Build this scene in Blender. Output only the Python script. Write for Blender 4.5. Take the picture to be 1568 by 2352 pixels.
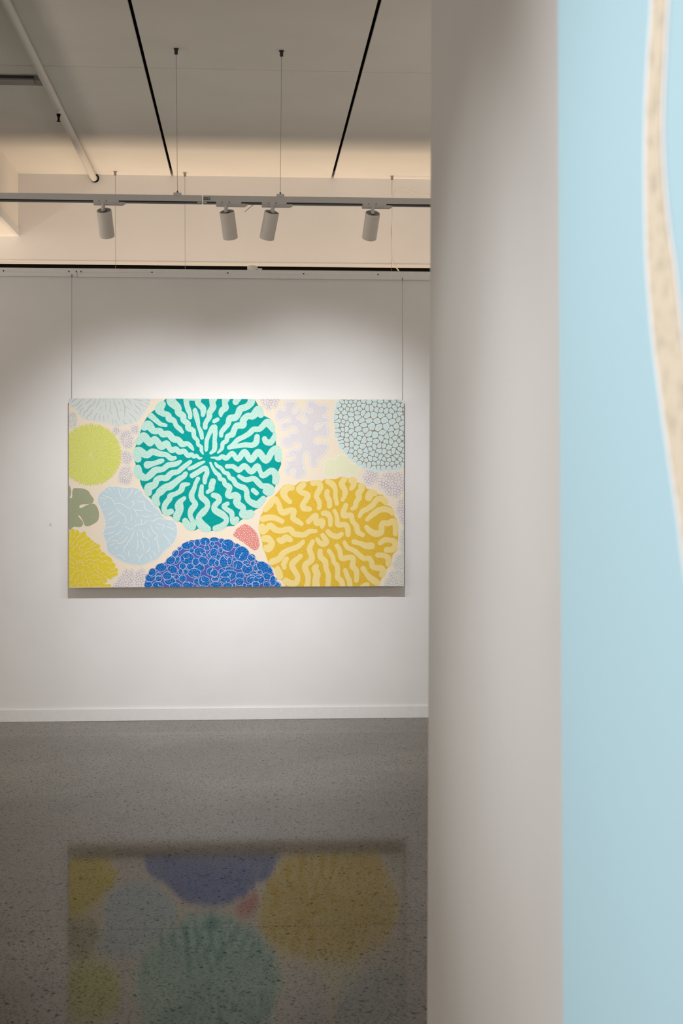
import bpy, bmesh, math, random
import numpy as np
from mathutils import Vector, Matrix
from mathutils.geometry import tessellate_polygon
for o in list(bpy.data.objects): bpy.data.objects.remove(o)
S = bpy.context.scene
COL = S.collection
PI = math.pi

# ------------------------------------------------------------------ camera, world, lights, exposure
EYE = 1.475                        # camera height, metres
F = 3267.0                         # focal length in pixels of the 1568 x 2352 frame (50 mm on 24 x 36)
YAW = math.atan(212 / F)           # the camera looks a little to the right of the wall's normal
HZ = 1122.0                        # pixel row of the horizon
Y_WALL, Y_REAR, CEIL = 9.106, 9.83, 3.625
Y_TRACK = 6.99

cd = bpy.data.cameras.new('camera'); cam = bpy.data.objects.new('camera', cd); COL.objects.link(cam)
cam.location = (0, 0, EYE); cam.rotation_euler = (PI / 2, 0, -YAW)
cd.sensor_fit = 'VERTICAL'; cd.sensor_height = 36; cd.sensor_width = 24; cd.lens = F / 2352 * 36
cd.shift_y = -(1176 - HZ) / 2352
cd.clip_start = 0.05; cd.clip_end = 60
cd.dof.use_dof = True; cd.dof.focus_distance = 9.0; cd.dof.aperture_fstop = 6.3
S.camera = cam

w = bpy.data.worlds.new('gallery_air'); S.world = w; w.use_nodes = True
w.node_tree.nodes['Background'].inputs[0].default_value = (1.0, 0.90, 0.79, 1)
w.node_tree.nodes['Background'].inputs[1].default_value = 1.1

S.view_settings.view_transform = 'Standard'; S.view_settings.look = 'None'
S.view_settings.gamma = 1; S.view_settings.use_curve_mapping = False
S.view_settings.exposure = 0.4

SPOT_W, SPOT_HALF, SPOT_SOFT, SPOT_UP = 58.0, 34.0, 1.0, 20.0

def light(name, kind, loc, col, power, **kw):
    d = bpy.data.lights.new(name, kind); d.color = col; d.energy = power
    for k, v in kw.items(): setattr(d, k, v)
    o = bpy.data.objects.new(name, d); COL.objects.link(o); o.location = loc
    return o
def aim(o, target):
    o.rotation_euler = (Vector(target) - o.location).to_track_quat('-Z', 'Y').to_euler()

# the spotlight of the next row, behind the photographer's left shoulder, that lights the near painting
near_spot = light('near_wall_spot', 'SPOT', (-2.1, 0.5, 2.9), (.965, .98, 1), 262, spot_size=math.radians(46), spot_blend=1.0, shadow_soft_size=.035)
aim(near_spot, (0.38, 1.42, 1.38))
wall_end_fill = light('near_wall_spot', 'SPOT', (-2.1, 2.0, 2.9), (.965, .98, 1), 90, spot_size=math.radians(32), spot_blend=1.0, shadow_soft_size=.035)  # second spot, added to brighten the partition towards its far end
aim(wall_end_fill, (0.38, 2.55, 1.5))
# warm strip lamp behind the hanging wall that washes the ceiling above it
up = light('rear_strip_lamp', 'AREA', (0, 9.52, 2.12), (1, .77, .55), 28, shape='RECTANGLE', size=7.0, size_y=.42)
up.rotation_euler = (PI, 0, 0)
# added ceiling fill without fixtures: unseen area lights either side of the view
for ux in (-3.3, 3.1):
    u = light('ceiling_fill', 'AREA', (ux, 6.2, 2.05), (1, .89, .76), 26, shape='RECTANGLE', size=.25, size_y=3.4)
    u.rotation_euler = (PI, 0, 0)
# unseen area lights behind the camera, added for general warm fill
for gx in (-2.2, 1.8):
    g = light('room_fill', 'AREA', (gx, -1.5, 3.5), (1, .90, .78), 30, shape='RECTANGLE', size=1.2, size_y=1.2)

# ------------------------------------------------------------------ pixels to places
def ray(px, py):
    a, b = (px - 784) / F, (HZ - py) / F
    return Vector((math.sin(YAW) + a * math.cos(YAW), math.cos(YAW) - a * math.sin(YAW), b))
def onY(px, py, Y):
    d = ray(px, py); t = Y / d.y; return Vector((d.x * t, Y, EYE + d.z * t))
def onX(px, py, X):
    d = ray(px, py); t = X / d.x; return Vector((X, d.y * t, EYE + d.z * t))
def onZ(px, py, Z):
    d = ray(px, py); t = (Z - EYE) / d.z; return Vector((d.x * t, d.y * t, Z))

# ------------------------------------------------------------------ materials
def lin(c):
    return tuple(((v / 255) / 12.92 if v / 255 <= .04045 else ((v / 255 + .055) / 1.055) ** 2.4) for v in c)
MATS = {}
def base_mat(name, col, rough=.6, metal=0, spec=.5):
    m = bpy.data.materials.new(name); m.use_nodes = True; n = m.node_tree
    b = n.nodes['Principled BSDF']
    b.inputs['Base Color'].default_value = (*col, 1); b.inputs['Roughness'].default_value = rough
    b.inputs['Metallic'].default_value = metal; b.inputs['Specular IOR Level'].default_value = spec
    MATS[name] = m
    return m, n, b
def mix_rgb(n, fac, a, b_):
    x = n.nodes.new('ShaderNodeMix'); x.data_type = 'RGBA'
    if fac is not None: n.links.new(fac, x.inputs['Factor'])
    for i, v in ((6, a), (7, b_)):
        if isinstance(v, tuple): x.inputs[i].default_value = (*v, 1)
        else: n.links.new(v, x.inputs[i])
    return x.outputs[2]
def ramp(n, fac, p0, v0, p1, v1):
    r = n.nodes.new('ShaderNodeMapRange'); r.interpolation_type = 'SMOOTHSTEP'
    n.links.new(fac, r.inputs[0])
    r.inputs[1].default_value = p0; r.inputs[2].default_value = p1
    r.inputs[3].default_value = v0; r.inputs[4].default_value = v1
    return r.outputs[0]
def coords(n, axes='xyz'):
    tc = n.nodes.new('ShaderNodeTexCoord')
    if axes == 'xyz': return tc.outputs['Object']
    s = n.nodes.new('ShaderNodeSeparateXYZ'); n.links.new(tc.outputs['Object'], s.inputs[0])
    c = n.nodes.new('ShaderNodeCombineXYZ')
    for i, a in enumerate(axes): n.links.new(s.outputs['xyz'.index(a)], c.inputs[i])
    return c.outputs[0]
def noise(n, vec, scale, detail=3, rough=.5):
    t = n.nodes.new('ShaderNodeTexNoise'); n.links.new(vec, t.inputs['Vector'])
    t.inputs['Scale'].default_value = scale; t.inputs['Detail'].default_value = detail; t.inputs['Roughness'].default_value = rough
    return t.outputs['Fac']
def voro(n, vec, scale, dims='2D'):
    t = n.nodes.new('ShaderNodeTexVoronoi'); t.voronoi_dimensions = dims; n.links.new(vec, t.inputs['Vector'])
    t.inputs['Scale'].default_value = scale
    return t
def plaster(name, col, rough=.75, bump=.03):
    m, n, b = base_mat(name, col, rough, spec=.25)
    v = coords(n)
    f = noise(n, v, 2.2, 3)
    c = mix_rgb(n, ramp(n, f, .3, 0, .7, 1), tuple(x * .975 for x in col), tuple(min(1, x * 1.015) for x in col))
    n.links.new(c, b.inputs['Base Color'])
    bp = n.nodes.new('ShaderNodeBump'); bp.inputs['Strength'].default_value = bump; bp.inputs['Distance'].default_value = .002
    n.links.new(noise(n, v, 160, 2), bp.inputs['Height']); n.links.new(bp.outputs[0], b.inputs['Normal'])
    return m
def coated(name, col, rough=.45, spec=.4):
    m, n, b = base_mat(name, col, rough, spec=spec)
    f = noise(n, coords(n), 35, 2)
    n.links.new(mix_rgb(n, f, tuple(x * .95 for x in col), tuple(min(1, x * 1.04) for x in col)), b.inputs['Base Color'])
    return m
def paint(name, rgb, dots=None, dot_scale=105, dot_r=.17, axes='xz', gain=1.0, mottling=.03):
    col = tuple(min(.93, c * gain * PAINT_GAIN) for c in lin(rgb))
    m, n, b = base_mat(name, col, .7, spec=.08)
    vec = coords(n, axes)
    f = noise(n, vec, 45, 2)
    c = mix_rgb(n, f, tuple(x * (1 - mottling) for x in col), tuple(min(.95, x * (1 + mottling)) for x in col))
    if dots:
        dcol = tuple(min(.93, x * PAINT_GAIN) for x in lin(dots))
        t = voro(n, vec, dot_scale)
        c = mix_rgb(n, ramp(n, t.outputs['Distance'], dot_r, 1, dot_r * 1.6, 0), c, dcol)
    n.links.new(c, b.inputs['Base Color'])
    return m
PAINT_GAIN = .80

M_WALL = plaster('white_wall_paint', (.76, .75, .755))
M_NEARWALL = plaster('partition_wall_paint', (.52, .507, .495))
M_CEIL = plaster('ceiling_paint', (.84, .81, .76))
M_TRIM = coated('white_trim_paint', (.76, .755, .76), .5)
M_BLACK = coated('matt_black', (.006, .006, .005), .9, .1)
M_DARK = coated('dark_metal', (.02, .019, .017), .5)
M_TRACK = coated('white_powder_coat', (.50, .485, .475), .5)
M_BODY = coated('pale_grey_powder_coat', (.70, .66, .61), .55)
M_CAP = coated('shaded_cap_grey', (.30, .285, .27), .6)  # shade on the rear caps is put into this grey; batten end shares it
M_SLOT = coated('black_plastic', (.012, .014, .014), .5)
M_PIPE = coated('white_pipe_paint', (.78, .76, .72), .45)
M_STEEL = base_mat('steel_cable', (.30, .28, .25), .5, .6)[0]
M_CORD = coated('white_cord_plastic', (.72, .69, .63), .5)
M_CANVAS = paint('cream_primer', (246, 232, 212), mottling=.012)
M_EDGE = coated('raw_canvas_edge', (.62, .54, .44), .8, .1)

def floor_material():
    m, n, b = base_mat('polished_concrete', (.2, .19, .17), .16)
    v = coords(n)
    big = noise(n, v, 1.1, 4, .6)
    col = mix_rgb(n, ramp(n, big, .3, 0, .72, 1), (.142, .129, .108), (.200, .183, .153))
    fine = noise(n, v, 95, 3, .65)
    col = mix_rgb(n, ramp(n, fine, .36, .55, .56, 0), col, (.090, .083, .072))
    mask = None
    for sc, r0, r1, lo in ((30, .14, .26, .50), (52, .16, .32, .50), (100, .20, .40, .44)):
        wob = n.nodes.new('ShaderNodeVectorMath'); wob.operation = 'MULTIPLY_ADD'          # ragged stone outlines
        nz = n.nodes.new('ShaderNodeTexNoise'); nz.inputs['Scale'].default_value = sc * 2.4; n.links.new(v, nz.inputs['Vector'])
        n.links.new(nz.outputs['Color'], wob.inputs[0]); wob.inputs[1].default_value = (.55 / sc,) * 3; n.links.new(v, wob.inputs[2])
        t = voro(n, wob.outputs[0], sc, '3D')
        keep = ramp(n, noise(n, v, sc * .7, 1), lo, 0, lo + .06, 1)
        mu = n.nodes.new('ShaderNodeMath'); mu.operation = 'MULTIPLY'
        n.links.new(ramp(n, t.outputs['Distance'], r0, 1, r1, 0), mu.inputs[0]); n.links.new(keep, mu.inputs[1])
        if mask is None: mask = mu.outputs[0]
        else:
            mx = n.nodes.new('ShaderNodeMath'); mx.operation = 'MAXIMUM'
            n.links.new(mask, mx.inputs[0]); n.links.new(mu.outputs[0], mx.inputs[1]); mask = mx.outputs[0]
    col = mix_rgb(n, mask, col, (.020, .019, .017))
    n.links.new(ramp(n, mask, 0, .5, 1, .16), b.inputs['Specular IOR Level'])             # the dark stones take less polish
    t = voro(n, v, 41, '3D')
    pale = n.nodes.new('ShaderNodeMath'); pale.operation = 'MULTIPLY'
    n.links.new(ramp(n, t.outputs['Distance'], .08, .55, .17, 0), pale.inputs[0])
    n.links.new(ramp(n, noise(n, v, 23, 1), .60, 0, .66, 1), pale.inputs[1])
    col = mix_rgb(n, pale.outputs[0], col, (.34, .32, .28))
    n.links.new(col, b.inputs['Base Color'])
    n.links.new(ramp(n, big, .25, .05, .8, .075), b.inputs['Roughness'])
    b.inputs['IOR'].default_value = 1.145
    return m
M_FLOOR = floor_material()

# ------------------------------------------------------------------ mesh helpers
def box(bm, a, b_):
    r = bmesh.ops.create_cube(bm, size=1)
    for v in r['verts']:
        v.co = Vector(tuple((a[i] + b_[i]) / 2 + v.co[i] * abs(b_[i] - a[i]) for i in range(3)))
    return r['verts']
def tube(bm, pts, r, seg=8, cap=True):
    pts = [Vector(p) for p in pts]; rings = []
    for i, p in enumerate(pts):
        d = (pts[min(i + 1, len(pts) - 1)] - pts[max(i - 1, 0)]).normalized()
        a = Vector((1, 0, 0)) if abs(d.x) < .9 else Vector((0, 1, 0))
        u = d.cross(a).normalized(); v = d.cross(u)
        rr = r[i] if isinstance(r, (list, tuple)) else r
        rings.append([bm.verts.new(p + u * math.cos(2 * PI * k / seg) * rr + v * math.sin(2 * PI * k / seg) * rr) for k in range(seg)])
    for a, b_ in zip(rings, rings[1:]):
        for k in range(seg):
            f = bm.faces.new((a[k], a[(k + 1) % seg], b_[(k + 1) % seg], b_[k])); f.smooth = True
    if cap:
        bm.faces.new(rings[0][::-1]); bm.faces.new(rings[-1])
def lathe(bm, prof, mat4=Matrix.Identity(4), seg=32):
    rings = []
    for r, z in prof:
        rings.append([bm.verts.new(mat4 @ Vector((r * math.cos(2 * PI * k / seg), r * math.sin(2 * PI * k / seg), z))) for k in range(seg)] if r > 1e-6
                     else [bm.verts.new(mat4 @ Vector((0, 0, z)))])
    for a, b_ in zip(rings, rings[1:]):
        for k in range(seg):
            q = [a[k % len(a)], a[(k + 1) % len(a)], b_[(k + 1) % len(b_)], b_[k % len(b_)]]
            q = [x for i, x in enumerate(q) if x not in q[:i]]
            if len(q) > 2: bm.faces.new(q)
def obj(name, bm, mat, parent=None, bevel=0, smooth=False):
    bmesh.ops.recalc_face_normals(bm, faces=bm.faces)
    if bevel:
        es = [e for e in bm.edges if len(e.link_faces) == 2 and e.calc_face_angle(0) > .5]
        bmesh.ops.bevel(bm, geom=es, offset=bevel, segments=2, affect='EDGES', clamp_overlap=True)
    me = bpy.data.meshes.new(name); bm.to_mesh(me); bm.free()
    if smooth:
        for p in me.polygons: p.use_smooth = True
        me.set_sharp_from_angle(angle=math.radians(40))
    me.materials.append(mat)
    o = bpy.data.objects.new(name, me); COL.objects.link(o)
    if parent is not None: attach(o, parent)
    return o
WORLD_OF = {}
def attach(o, parent):
    o.parent = parent
    m = WORLD_OF.get(parent.name)
    if m is not None: o.matrix_parent_inverse = m.inverted()     # the mesh is written in room coordinates
def thing(name, loc, label, cat, group=None, own_space=False):
    o = bpy.data.objects.new(name, None); COL.objects.link(o); o.location = loc; o.empty_display_size = .05
    if not own_space: WORLD_OF[o.name] = Matrix.Translation(Vector(loc))
    tag(o, label, cat, group); return o
def tag(o, label, cat, group=None):
    o['label'] = label; o['category'] = cat
    if group: o['group'] = group
    return o
def struct(o, label=None):
    o['kind'] = 'structure'
    if label: o['label'] = label
    return o
def boxes(name, mat, parent, *bs, bevel=0):
    bm = bmesh.new()
    for a, b_ in bs: box(bm, a, b_)
    return obj(name, bm, mat, parent, bevel)

# ------------------------------------------------------------------ the room shell
fl = struct(boxes('floor', M_FLOOR, None, ((-9, -3, -.12), (5, 12, -.012))), 'polished speckled concrete floor with fine saw cuts')
cutA, cutB = onZ(480, 2131, 0).y, onZ(480, 1689, 0).y
for y0, y1 in ((-3, cutA - .0015), (cutA + .0015, cutB - .001), (cutB + .001, 12)):
    bm = bmesh.new(); box(bm, (-9, y0, -.012), (5, y1, 0)); obj('slab', bm, M_FLOOR, fl)

ceil = struct(boxes('ceiling', M_BLACK, None, ((-9, -3, CEIL + .05), (5, 12, CEIL + .12))), 'pale plasterboard ceiling split by black shadow gaps')
sx0, sx1 = onY(395.5, 409, Y_REAR).x, onY(763, 412, Y_REAR).x
pw = sx1 - sx0
joint = onZ(572, 160.5, CEIL).y
ys = [joint - 2 * 2.5, joint - 2.5, joint, Y_REAR]
cols = [sx0 + pw * k for k in range(-7, 5)]
for i, (xa, xb) in enumerate(zip(cols, cols[1:])):
    for ya, yb in zip(ys, ys[1:]):
        bm = bmesh.new()
        box(bm, (xa + .009, ya + (.004 if ya > ys[0] else 0), CEIL), (xb - .009, yb - (.004 if yb < Y_REAR else -.02), CEIL + .013))
        obj('panel', bm, M_CEIL, ceil)
struct(boxes('wall_right', M_WALL, None, ((5, -3, 0), (5.1, 12, CEIL + .12))))

# the hanging wall with its open top
WT = onY(572, 619.5, Y_WALL - .016).z
struct(boxes('wall_back', M_WALL, None, ((-5, Y_WALL, 0), (5, Y_WALL + .10, WT))), 'white hanging wall that stops short of the ceiling')
zb = onY(572, 1624.5, Y_WALL).z
bb = struct(boxes('baseboard_back', M_TRIM, None, ((-5, Y_WALL - .012, 0), (5, Y_WALL, zb)), bevel=.002), 'flat white skirting board under the hanging wall')
# picture rail: an upper strip and a lower, prouder strip in two lengths
zu, zm, zl = onY(572, 620, Y_WALL - .016).z, onY(572, 630.5, Y_WALL).z, onY(572, 640.5, Y_WALL).z
seam = onY(178, 632, Y_WALL).x
rail = struct(boxes('trim_1', M_TRIM, None, ((-5, Y_WALL - .016, zm), (5, Y_WALL + .02, zu)), bevel=.0015), 'white aluminium picture rail along the wall top')
for xa, xb in ((-5, seam - .0012), (seam + .0012, 5)):
    boxes('rail_strip', M_TRIM, rail, ((xa, Y_WALL - .022, zl), (xb, Y_WALL - .004, zm - .0008)), bevel=.0015)
for px, py in ((-60, 620), (8, 620), (158, 621), (175, 621.5), (186, 621.5), (349, 623.5), (523, 625), (697, 628), (868, 630.5)):
    p = onY(px, py + 1.5, Y_WALL - .016); bm = bmesh.new()
    lathe(bm, [(0, .0035), (.003, .003), (.0048, 0), (.0048, -.002)], Matrix.Translation((p.x, Y_WALL - .016, zm + .006)) @ Matrix.Rotation(PI / 2, 4, 'X'), 10)
    obj('screw', bm, M_DARK, rail)

# upper wall behind, its edge bead, the dark slot under it, and the beam on the left
zr = onY(390, 603.5, Y_REAR).z
wr = struct(boxes('wall_rear', M_WALL, None, ((-5, Y_REAR, zr), (5, Y_REAR + .12, CEIL + .05))), 'cream upper wall washed by a warm lamp')
boxes('edge_bead', M_TRIM, wr, ((-5, Y_REAR - .002, zr - .001), (5, Y_REAR + .012, zr + .007)))
struct(boxes('dark_opening_panel', M_BLACK, None, ((-5, Y_REAR + .35, 0), (5, Y_REAR + .45, zr + .2)), ((-5, Y_REAR + .12, zr + .1), (5, Y_REAR + .4, zr + .2))), 'black panel for the dark of the unlit opening below the upper wall')  # black panel stands in for the darkness of the unlit opening
pb, pt = onY(42, 543, Y_REAR), onY(41, 402, Y_REAR)
ps = onY(42, 524, Y_REAR)
bx = pb.x
beam = struct(boxes('trim_2', M_CEIL, None, ((bx - .55, 2.5, pb.z), (bx, Y_REAR, CEIL + .03))), 'boxed ceiling beam running back at the left')
boxes('beam_strip', M_TRIM, beam, ((bx - .02, 2.5, pb.z - .001), (bx + .008, Y_REAR, ps.z)), bevel=.002)

# the near partition: a wall end on the right, close to the camera
NX = 0.40
tA, tB = onX(990, 0, NX), onX(980, 2352, NX)
def nearY(z): return tA.y + (tB.y - tA.y) * (z - tA.z) / (tB.z - tA.z)
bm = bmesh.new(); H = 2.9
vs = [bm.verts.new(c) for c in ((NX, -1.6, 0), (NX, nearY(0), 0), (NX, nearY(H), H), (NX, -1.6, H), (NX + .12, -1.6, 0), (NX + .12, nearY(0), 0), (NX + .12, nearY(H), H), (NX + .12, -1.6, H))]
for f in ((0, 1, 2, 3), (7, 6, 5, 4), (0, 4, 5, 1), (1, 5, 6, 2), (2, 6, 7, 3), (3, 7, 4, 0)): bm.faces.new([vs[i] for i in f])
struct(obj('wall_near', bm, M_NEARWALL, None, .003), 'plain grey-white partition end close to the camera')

# ------------------------------------------------------------------ flat painted shapes on a plane
def spline(pts, n=6, closed=False):
    """Catmull-Rom through points of any dimension."""
    out = []; N = len(pts); rng = range(N if closed else N - 1)
    for i in rng:
        g = (lambda k: pts[k % N]) if closed else (lambda k: pts[min(max(k, 0), N - 1)])
        p0, p1, p2, p3 = g(i - 1), g(i), g(i + 1), g(i + 2)
        for j in range(n):
            t = j / n
            out.append(tuple(.5 * (2 * b_ + (c - a) * t + (2 * a - 5 * b_ + 4 * c - d) * t * t + (3 * b_ - a - 3 * c + d) * t ** 3) for a, b_, c, d in zip(p0, p1, p2, p3)))
    if not closed: out.append(tuple(pts[-1]))
    return out
class Flat:
    """Collects triangles in picture pixels, clips them to the canvas and lays them on the canvas front."""
    def __init__(self, plane, clip): self.plane, self.clip, self.t, self.w, self.fine = plane, clip, [], [], .5
    def tri(self, a, b_, c, lift=0): self.t.append((a, b_, c, lift))
    def poly(self, pts, lift=0):
        v = [Vector((p[0], p[1], 0)) for p in pts]
        for i, j, k in tessellate_polygon([v]): self.tri(pts[i][:2], pts[j][:2], pts[k][:2], lift)
    def disc(self, x, y, r, lift=0, n=14):
        q = [(x + r * math.cos(2 * PI * k / n), y + r * math.sin(2 * PI * k / n)) for k in range(n)]
        for k in range(1, n - 1): self.tri(q[0], q[k], q[k + 1], lift)
    def worm(self, pts, n=6, lift=0, closed=False, joints=True):
        """a painted line of varying width; all lines of one layer are merged into one outline when built"""
        q = spline(pts, n, closed)
        if closed: q = q + [q[0]]
        self.w += list(zip(q, q[1:])); self.fine = min(self.fine, .5 if joints else .3)
    def merge(self):
        if not self.w: return
        h = self.fine
        A = np.array(self.w); x0, y0 = A[:, :, 0].min() - 8, A[:, :, 1].min() - 8
        nx, ny = int((A[:, :, 0].max() + 8 - x0) / h) + 2, int((A[:, :, 1].max() + 8 - y0) / h) + 2
        D = np.full((ny, nx), 9.0)
        for (ax, ay, ar), (bx_, by, br) in A:
            m = max(ar, br) + 2.5 * h
            i0, i1 = max(0, int((min(ax, bx_) - m - x0) / h)), min(nx, int((max(ax, bx_) + m - x0) / h) + 2)
            j0, j1 = max(0, int((min(ay, by) - m - y0) / h)), min(ny, int((max(ay, by) + m - y0) / h) + 2)
            X = x0 + h * np.arange(i0, i1)[None, :]; Y = y0 + h * np.arange(j0, j1)[:, None]
            dx, dy = bx_ - ax, by - ay; l2 = dx * dx + dy * dy or 1e-9
            t = np.clip(((X - ax) * dx + (Y - ay) * dy) / l2, 0, 1)
            D[j0:j1, i0:i1] = np.minimum(D[j0:j1, i0:i1], np.hypot(X - ax - dx * t, Y - ay - dy * t) - (ar + (br - ar) * t))
        In = D < 0
        for j in range(ny - 1):
            n4 = In[j, :-1].astype(int) + In[j, 1:] + In[j + 1, :-1] + In[j + 1, 1:]
            ya, yb = y0 + h * j, y0 + h * (j + 1); i = 0
            for i in np.nonzero((n4 > 0) & (n4 < 4))[0]:
                xa, xb = x0 + h * i, x0 + h * (i + 1)
                c4 = ((xa, ya, D[j, i]), (xb, ya, D[j, i + 1]), (xb, yb, D[j + 1, i + 1]), (xa, yb, D[j + 1, i])); P = []
                for k in range(4):
                    p, q = c4[k], c4[(k + 1) % 4]
                    if p[2] < 0: P.append(p[:2])
                    if (p[2] < 0) != (q[2] < 0):
                        t = p[2] / (p[2] - q[2]); P.append((p[0] + (q[0] - p[0]) * t, p[1] + (q[1] - p[1]) * t))
                for k in range(1, len(P) - 1): self.tri(P[0], P[k], P[k + 1])
            full = np.concatenate(([0], (n4 == 4).astype(int), [0])); d = np.diff(full)
            for i0, i1 in zip(np.nonzero(d == 1)[0], np.nonzero(d == -1)[0]):
                xa, xb = x0 + h * i0, x0 + h * i1
                self.tri((xa, ya), (xb, ya), (xb, yb)); self.tri((xa, ya), (xb, yb), (xa, yb))
        self.w = []
    def build(self, name, mat, parent, lift):
        self.merge()
        verts, faces = [], []
        x0, x1, z0, z1 = self.clip
        for a, b_, c, dl in self.t:
            P = [self.plane(*q) for q in (a, b_, c)]
            for ax, lim, sg in ((0, x0, 1), (0, x1, -1), (1, z0, 1), (1, z1, -1)):
                Q = []
                for i in range(len(P)):
                    p, q = P[i], P[(i + 1) % len(P)]
                    ip, iq = sg * (p[ax] - lim) >= 0, sg * (q[ax] - lim) >= 0
                    if ip: Q.append(p)
                    if ip != iq:
                        t = (lim - p[ax]) / (q[ax] - p[ax]); Q.append((p[0] + (q[0] - p[0]) * t, p[1] + (q[1] - p[1]) * t))
                P = Q
                if len(P) < 3: break
            if len(P) < 3: continue
            ar = sum(P[i][0] * P[(i + 1) % len(P)][1] - P[(i + 1) % len(P)][0] * P[i][1] for i in range(len(P)))
            if abs(ar) < 1e-10: continue
            if (ar < 0) != FLIP[0]: P = P[::-1]
            k = len(verts); verts += [PLACE[0](u, v, lift + dl) for u, v in P]; faces.append(tuple(range(k, k + len(P))))
        me = bpy.data.meshes.new(name); me.from_pydata(verts, [], faces); me.materials.append(mat)
        o = bpy.data.objects.new(name, me); COL.objects.link(o); attach(o, parent); return o
PLACE, FLIP = [None], [False]
def W(ox, oy, text, s=8.0):
    """crop coordinates 'x,y[,r] ...' (8 per pixel) to picture pixels"""
    out = []
    for t in text.split():
        v = [float(q) for q in t.split(',')]
        out.append((ox + v[0] / s, oy + v[1] / s) + ((v[2] / s,) if len(v) > 2 else ()))
    return out

# ------------------------------------------------------------------ the far painting
YF = Y_WALL - .078                                    # canvas front
c = [onY(157.4, 914.7, YF), onY(929, 918.3, YF), onY(925.8, 1347.2, YF), onY(158.8, 1348.6, YF)]
XL, XR = (c[0].x + c[3].x) / 2, (c[1].x + c[2].x) / 2
ZT, ZB = (c[0].z + c[1].z) / 2, (c[2].z + c[3].z) / 2
def pplane(px, py): p = onY(px, py, YF); return (p.x, p.z)
PLACE[0] = lambda u, v, l: (u, YF - l, v)
def FL(): return Flat(pplane, (XL, XR, ZB, ZT))
art = thing('coral_painting', ((XL + XR) / 2, YF + .02, ZB), 'wide unframed painting of round coral shapes hung on the white wall', 'painting')
boxes('canvas', M_CANVAS, art, ((XL, YF, ZB), (XR, YF + .042, ZT)), bevel=.0012)
boxes('stretcher_bar', M_EDGE, art, ((XL + .03, YF + .042, ZB + .03), (XL + .08, YF + .060, ZT - .03)), ((XR - .08, YF + .042, ZB + .03), (XR - .03, YF + .060, ZT - .03)),
      ((XL + .08, YF + .042, ZT - .08), (XR - .08, YF + .060, ZT - .03)), ((XL + .08, YF + .042, ZB + .03), (XR - .08, YF + .060, ZB + .08)))
LY = .0005
def part(label, F_, mat, parent=art, lift=1, name='painted_coral'):
    o = F_.build(name, mat, parent, lift * LY)
    if label: o['label'] = label
    return o

P_TEAL = paint('teal_paint', (0, 164, 158), (0, 110, 108), 70, .09)
P_MINT = paint('mint_paint', (184, 230, 218), (226, 240, 230), 118, .20)
P_OCHRE = paint('ochre_paint', (236, 196, 68), (196, 142, 50), 150, .14)
P_STRAW = paint('straw_paint', (245, 222, 150))
P_SAGE = paint('sage_paint', (166, 172, 140), (190, 196, 170), 60, .06)
P_SKY = paint('pale_blue_paint', (202, 222, 231))
P_VEIN = paint('vein_white_paint', (244, 242, 238))
P_YELLOW = paint('yellow_paint', (238, 214, 66))
P_YLINE = paint('pale_line_paint', (246, 234, 200))
P_BLUE = paint('royal_blue_paint', (18, 102, 184), (104, 164, 220), 105, .17)
P_LILINE = paint('lilac_line_paint', (224, 218, 242))
P_INDIGO = paint('indigo_paint', (80, 98, 184))
P_LILAC = paint('lilac_grey_paint', (226, 220, 223), (238, 235, 236), 110, .13)
P_LILRIM = paint('lilac_rim_paint', (231, 227, 226))
P_WHITE = paint('white_paint', (246, 245, 246))
P_TAUPE = paint('taupe_paint', (156, 148, 138))
P_RIM = paint('cell_rim_paint', (228, 244, 238))
P_CELL = paint('cell_blue_paint', (210, 231, 235))
P_LIME = paint('lime_paint', (222, 225, 96))
P_LIMEBED = paint('pale_lime_paint', (234, 232, 172))
P_CLOUD = paint('cloud_lime_paint', (237, 237, 204))
P_CLOUDRIM = paint('cloud_rim_paint', (240, 248, 234))
P_FAN = paint('fan_paint', (224, 230, 227))
P_FANLINE = paint('fan_line_paint', (200, 206, 199))
P_MESH = paint('grey_lilac_paint', (200, 188, 190))
P_PEB = paint('pebble_white_paint', (236, 230, 230))
P_MESH2 = paint('pale_grey_paint', (206, 206, 201))
P_PEB2 = paint('pebble_grey_paint', (230, 230, 224))
P_CORALRED = paint('coral_pink_paint', (230, 146, 138))
P_BLUSH = paint('blush_white_paint', (252, 232, 224))

# ---- teal brain coral with mint worms
base = [(382, 914), (366, 932), (355, 941), (345, 949), (337, 959), (330, 970), (324, 987), (317, 1005), (312.5, 1022), (307, 1036), (308, 1054), (311.5, 1066), (310, 1082), (316, 1095), (321, 1103),
        (324, 1114), (330, 1125), (336, 1136), (346, 1145.5), (355, 1156), (365, 1165.5), (372, 1180), (384, 1183), (394, 1186.5), (402, 1196), (412, 1198), (425, 1205), (434, 1213), (447, 1219), (455, 1214), (470, 1219),
        (486, 1219.5), (505, 1216), (522, 1209), (537, 1208), (554, 1194), (570, 1187), (585, 1172), (594, 1167), (604, 1155), (612, 1141.5), (624, 1135), (632, 1117.5), (636, 1100), (639, 1082), (646, 1066), (642, 1045), (634, 1022),
        (632, 1005), (631, 980), (626, 968), (619, 961), (606, 955), (601, 940), (592, 930), (585, 917), (584, 914)]
f = FL(); f.poly(base); teal = part('teal round coral', f, P_TEAL)
T1, T2, T3, T4 = (300, 910), (460, 910), (300, 1065), (460, 1065)
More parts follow.
